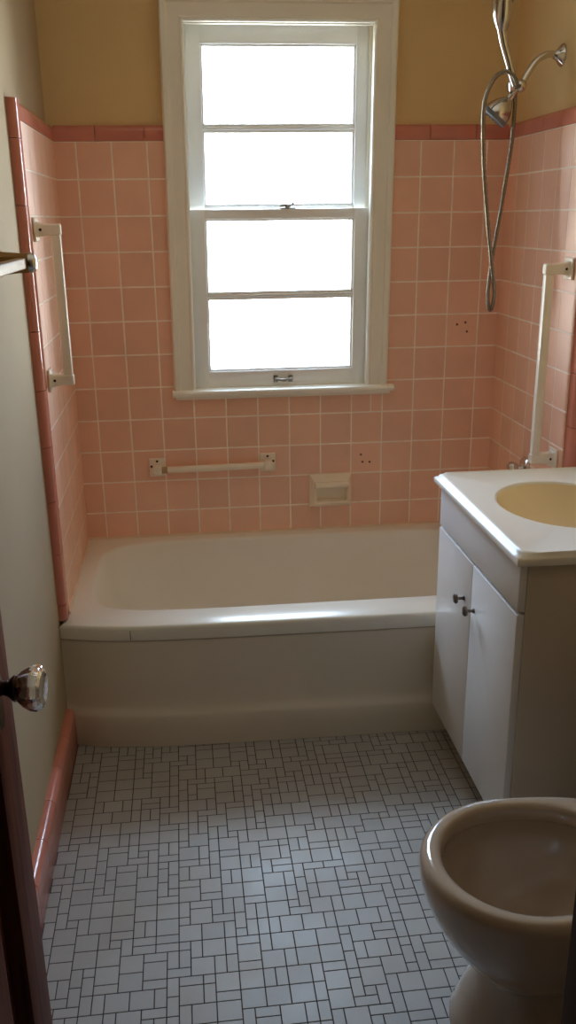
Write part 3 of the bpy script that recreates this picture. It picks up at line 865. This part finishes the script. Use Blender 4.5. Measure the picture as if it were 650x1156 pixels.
# local: x along the door, y = 0 at the room face (negative = into the door), z up
def dbox(bm, lo, hi, bev=0.0015):
    vs0 = set(bm.verts); box(bm, lo, hi, bev); dmap(bm, vs0)
bm = bmesh.new()
ST = 0.072
dbox(bm, (0, -0.035, 0.012), (0.085, 0, 2.02)); dbox(bm, (DL - ST, -0.035, 0.012), (DL, 0, 2.02))
for a, c in ((0.012, 0.22), (1.02, 1.14), (1.90, 2.02)): dbox(bm, (0.085, -0.035, a), (DL - ST, 0, c))
leaf = obj('door_frame', bm, m_wood, None, 30)
pans = []
for a, c in ((0.22, 1.02), (1.14, 1.90)):
    bm = bmesh.new(); vs0 = set(bm.verts)
    lp = []
    for ins, y in ((0.0, -0.024), (0.012, -0.024), (0.022, -0.020), (0.050, -0.008), (0.052, -0.008)):
        lp.append([(0.085 + ins, y, a + ins), (DL - ST - ins, y, a + ins), (DL - ST - ins, y, c - ins), (0.085 + ins, y, c - ins)])
    loft(bm, lp, True, False, True); recalc(bm); dmap(bm, vs0)
    bm2 = bm
    pans.append(obj('door_panel', bm, m_wood, None, 30))
# knob
kc = hinge + dv * (DL - 0.062) + Vector((0, 0, 0.945))
bm = bmesh.new(); lathe(bm, [(-0.001, 0.023), (0.003, 0.023), (0.005, 0.020), (0.007, 0.010), (0.014, 0.0085), (0.020, 0.011), (0.025, 0.0155), (0.0275, 0.0165), (0.0288, 0.015)], kc, nv, 32)
# lock plate with keyhole rim
vs0 = set(bm.verts); box(bm, (DL - 0.083, -0.001, 0.885), (DL - 0.041, 0.003, 1.0), 0.002); dmap(bm, vs0)
rose = obj('knob_shank', bm, m_bronze, None, 40); rose['label'] = 'dark bronze knob shank and plate'
bm = bmesh.new(); lathe(bm, [(0.0292, 0.012), (0.031, 0.0165), (0.036, 0.021), (0.045, 0.0255), (0.052, 0.0265), (0.057, 0.0245), (0.0595, 0.019), (0.058, 0.010), (0.0575, 0.002)], kc, nv, 48, flute=0.045, nf=12)
gk = obj('glass_knob', bm, m_crystal, None, 30); gk['label'] = 'clear fluted glass knob'
adopt(dr, leaf, *pans, rose)
gk.parent = rose

# ------------------------------------------------------------------ light
wd = bpy.data.worlds.new('sky'); scn.world = wd; wd.use_nodes = True
N = wd.node_tree.nodes; L = wd.node_tree.links; bg = N['Background']
tc = N.new('ShaderNodeTexCoord'); sp = N.new('ShaderNodeSeparateXYZ'); L.new(tc.outputs['Generated'], sp.inputs[0])
cr = N.new('ShaderNodeValToRGB')
mr = N.new('ShaderNodeMapRange'); mr.inputs[1].default_value = -1; mr.inputs[2].default_value = 1
L.new(sp.outputs['Z'], mr.inputs[0]); L.new(mr.outputs[0], cr.inputs[0])
els = cr.color_ramp.elements
els[0].position = 0.0; els[0].color = (1.0, 0.97, 0.92, 1)
els[1].position = 1.0; els[1].color = (1.25, 1.55, 2.0, 1)
e = els.new(0.47); e.color = (1.0, 0.98, 0.94, 1)
e = els.new(0.52); e.color = (0.60, 0.63, 0.66, 1)
e = els.new(0.66); e.color = (0.33, 0.49, 0.78, 1)
e = els.new(0.84); e.color = (1.0, 1.18, 1.46, 1)
L.new(cr.outputs[0], bg.inputs['Color'])
bg.inputs['Strength'].default_value = 5.0
pl = bpy.data.lights.new('window_portal', 'AREA'); pl.shape = 'RECTANGLE'; pl.size = 0.62; pl.size_y = 1.16
pl.cycles.is_portal = True
po = bpy.data.objects.new('window_portal', pl); COL.objects.link(po)
po.location = (0.708, 0.20, 1.47); po.rotation_euler = (-PI / 2, 0, 0)   # faces the room

# ------------------------------------------------------------------ camera
cam = bpy.data.cameras.new('camera'); co = bpy.data.objects.new('camera', cam); COL.objects.link(co)
co.location = (0.371286, -3.204271, 1.458494)
co.rotation_mode = 'XYZ'; co.rotation_euler = (1.227993, 0.012196, -0.112143)
cam.sensor_fit = 'VERTICAL'; cam.sensor_height = 24.0; cam.sensor_width = 24.0
cam.lens = 1048.085 / 1156.0 * 24.0
cam.shift_y = (621.235 - 578.0) / 1156.0
cam.clip_start = 0.02
scn.camera = co

scn.view_settings.view_transform = 'Standard'; scn.view_settings.look = 'None'
scn.view_settings.gamma = 1.0; scn.view_settings.use_curve_mapping = False
scn.view_settings.exposure = 2.75
cy = scn.cycles
cy.use_denoising = True
cy.max_bounces = 14; cy.diffuse_bounces = 10; cy.glossy_bounces = 5; cy.transparent_max_bounces = 12; cy.transmission_bounces = 8
cy.caustics_reflective = False; cy.caustics_refractive = False
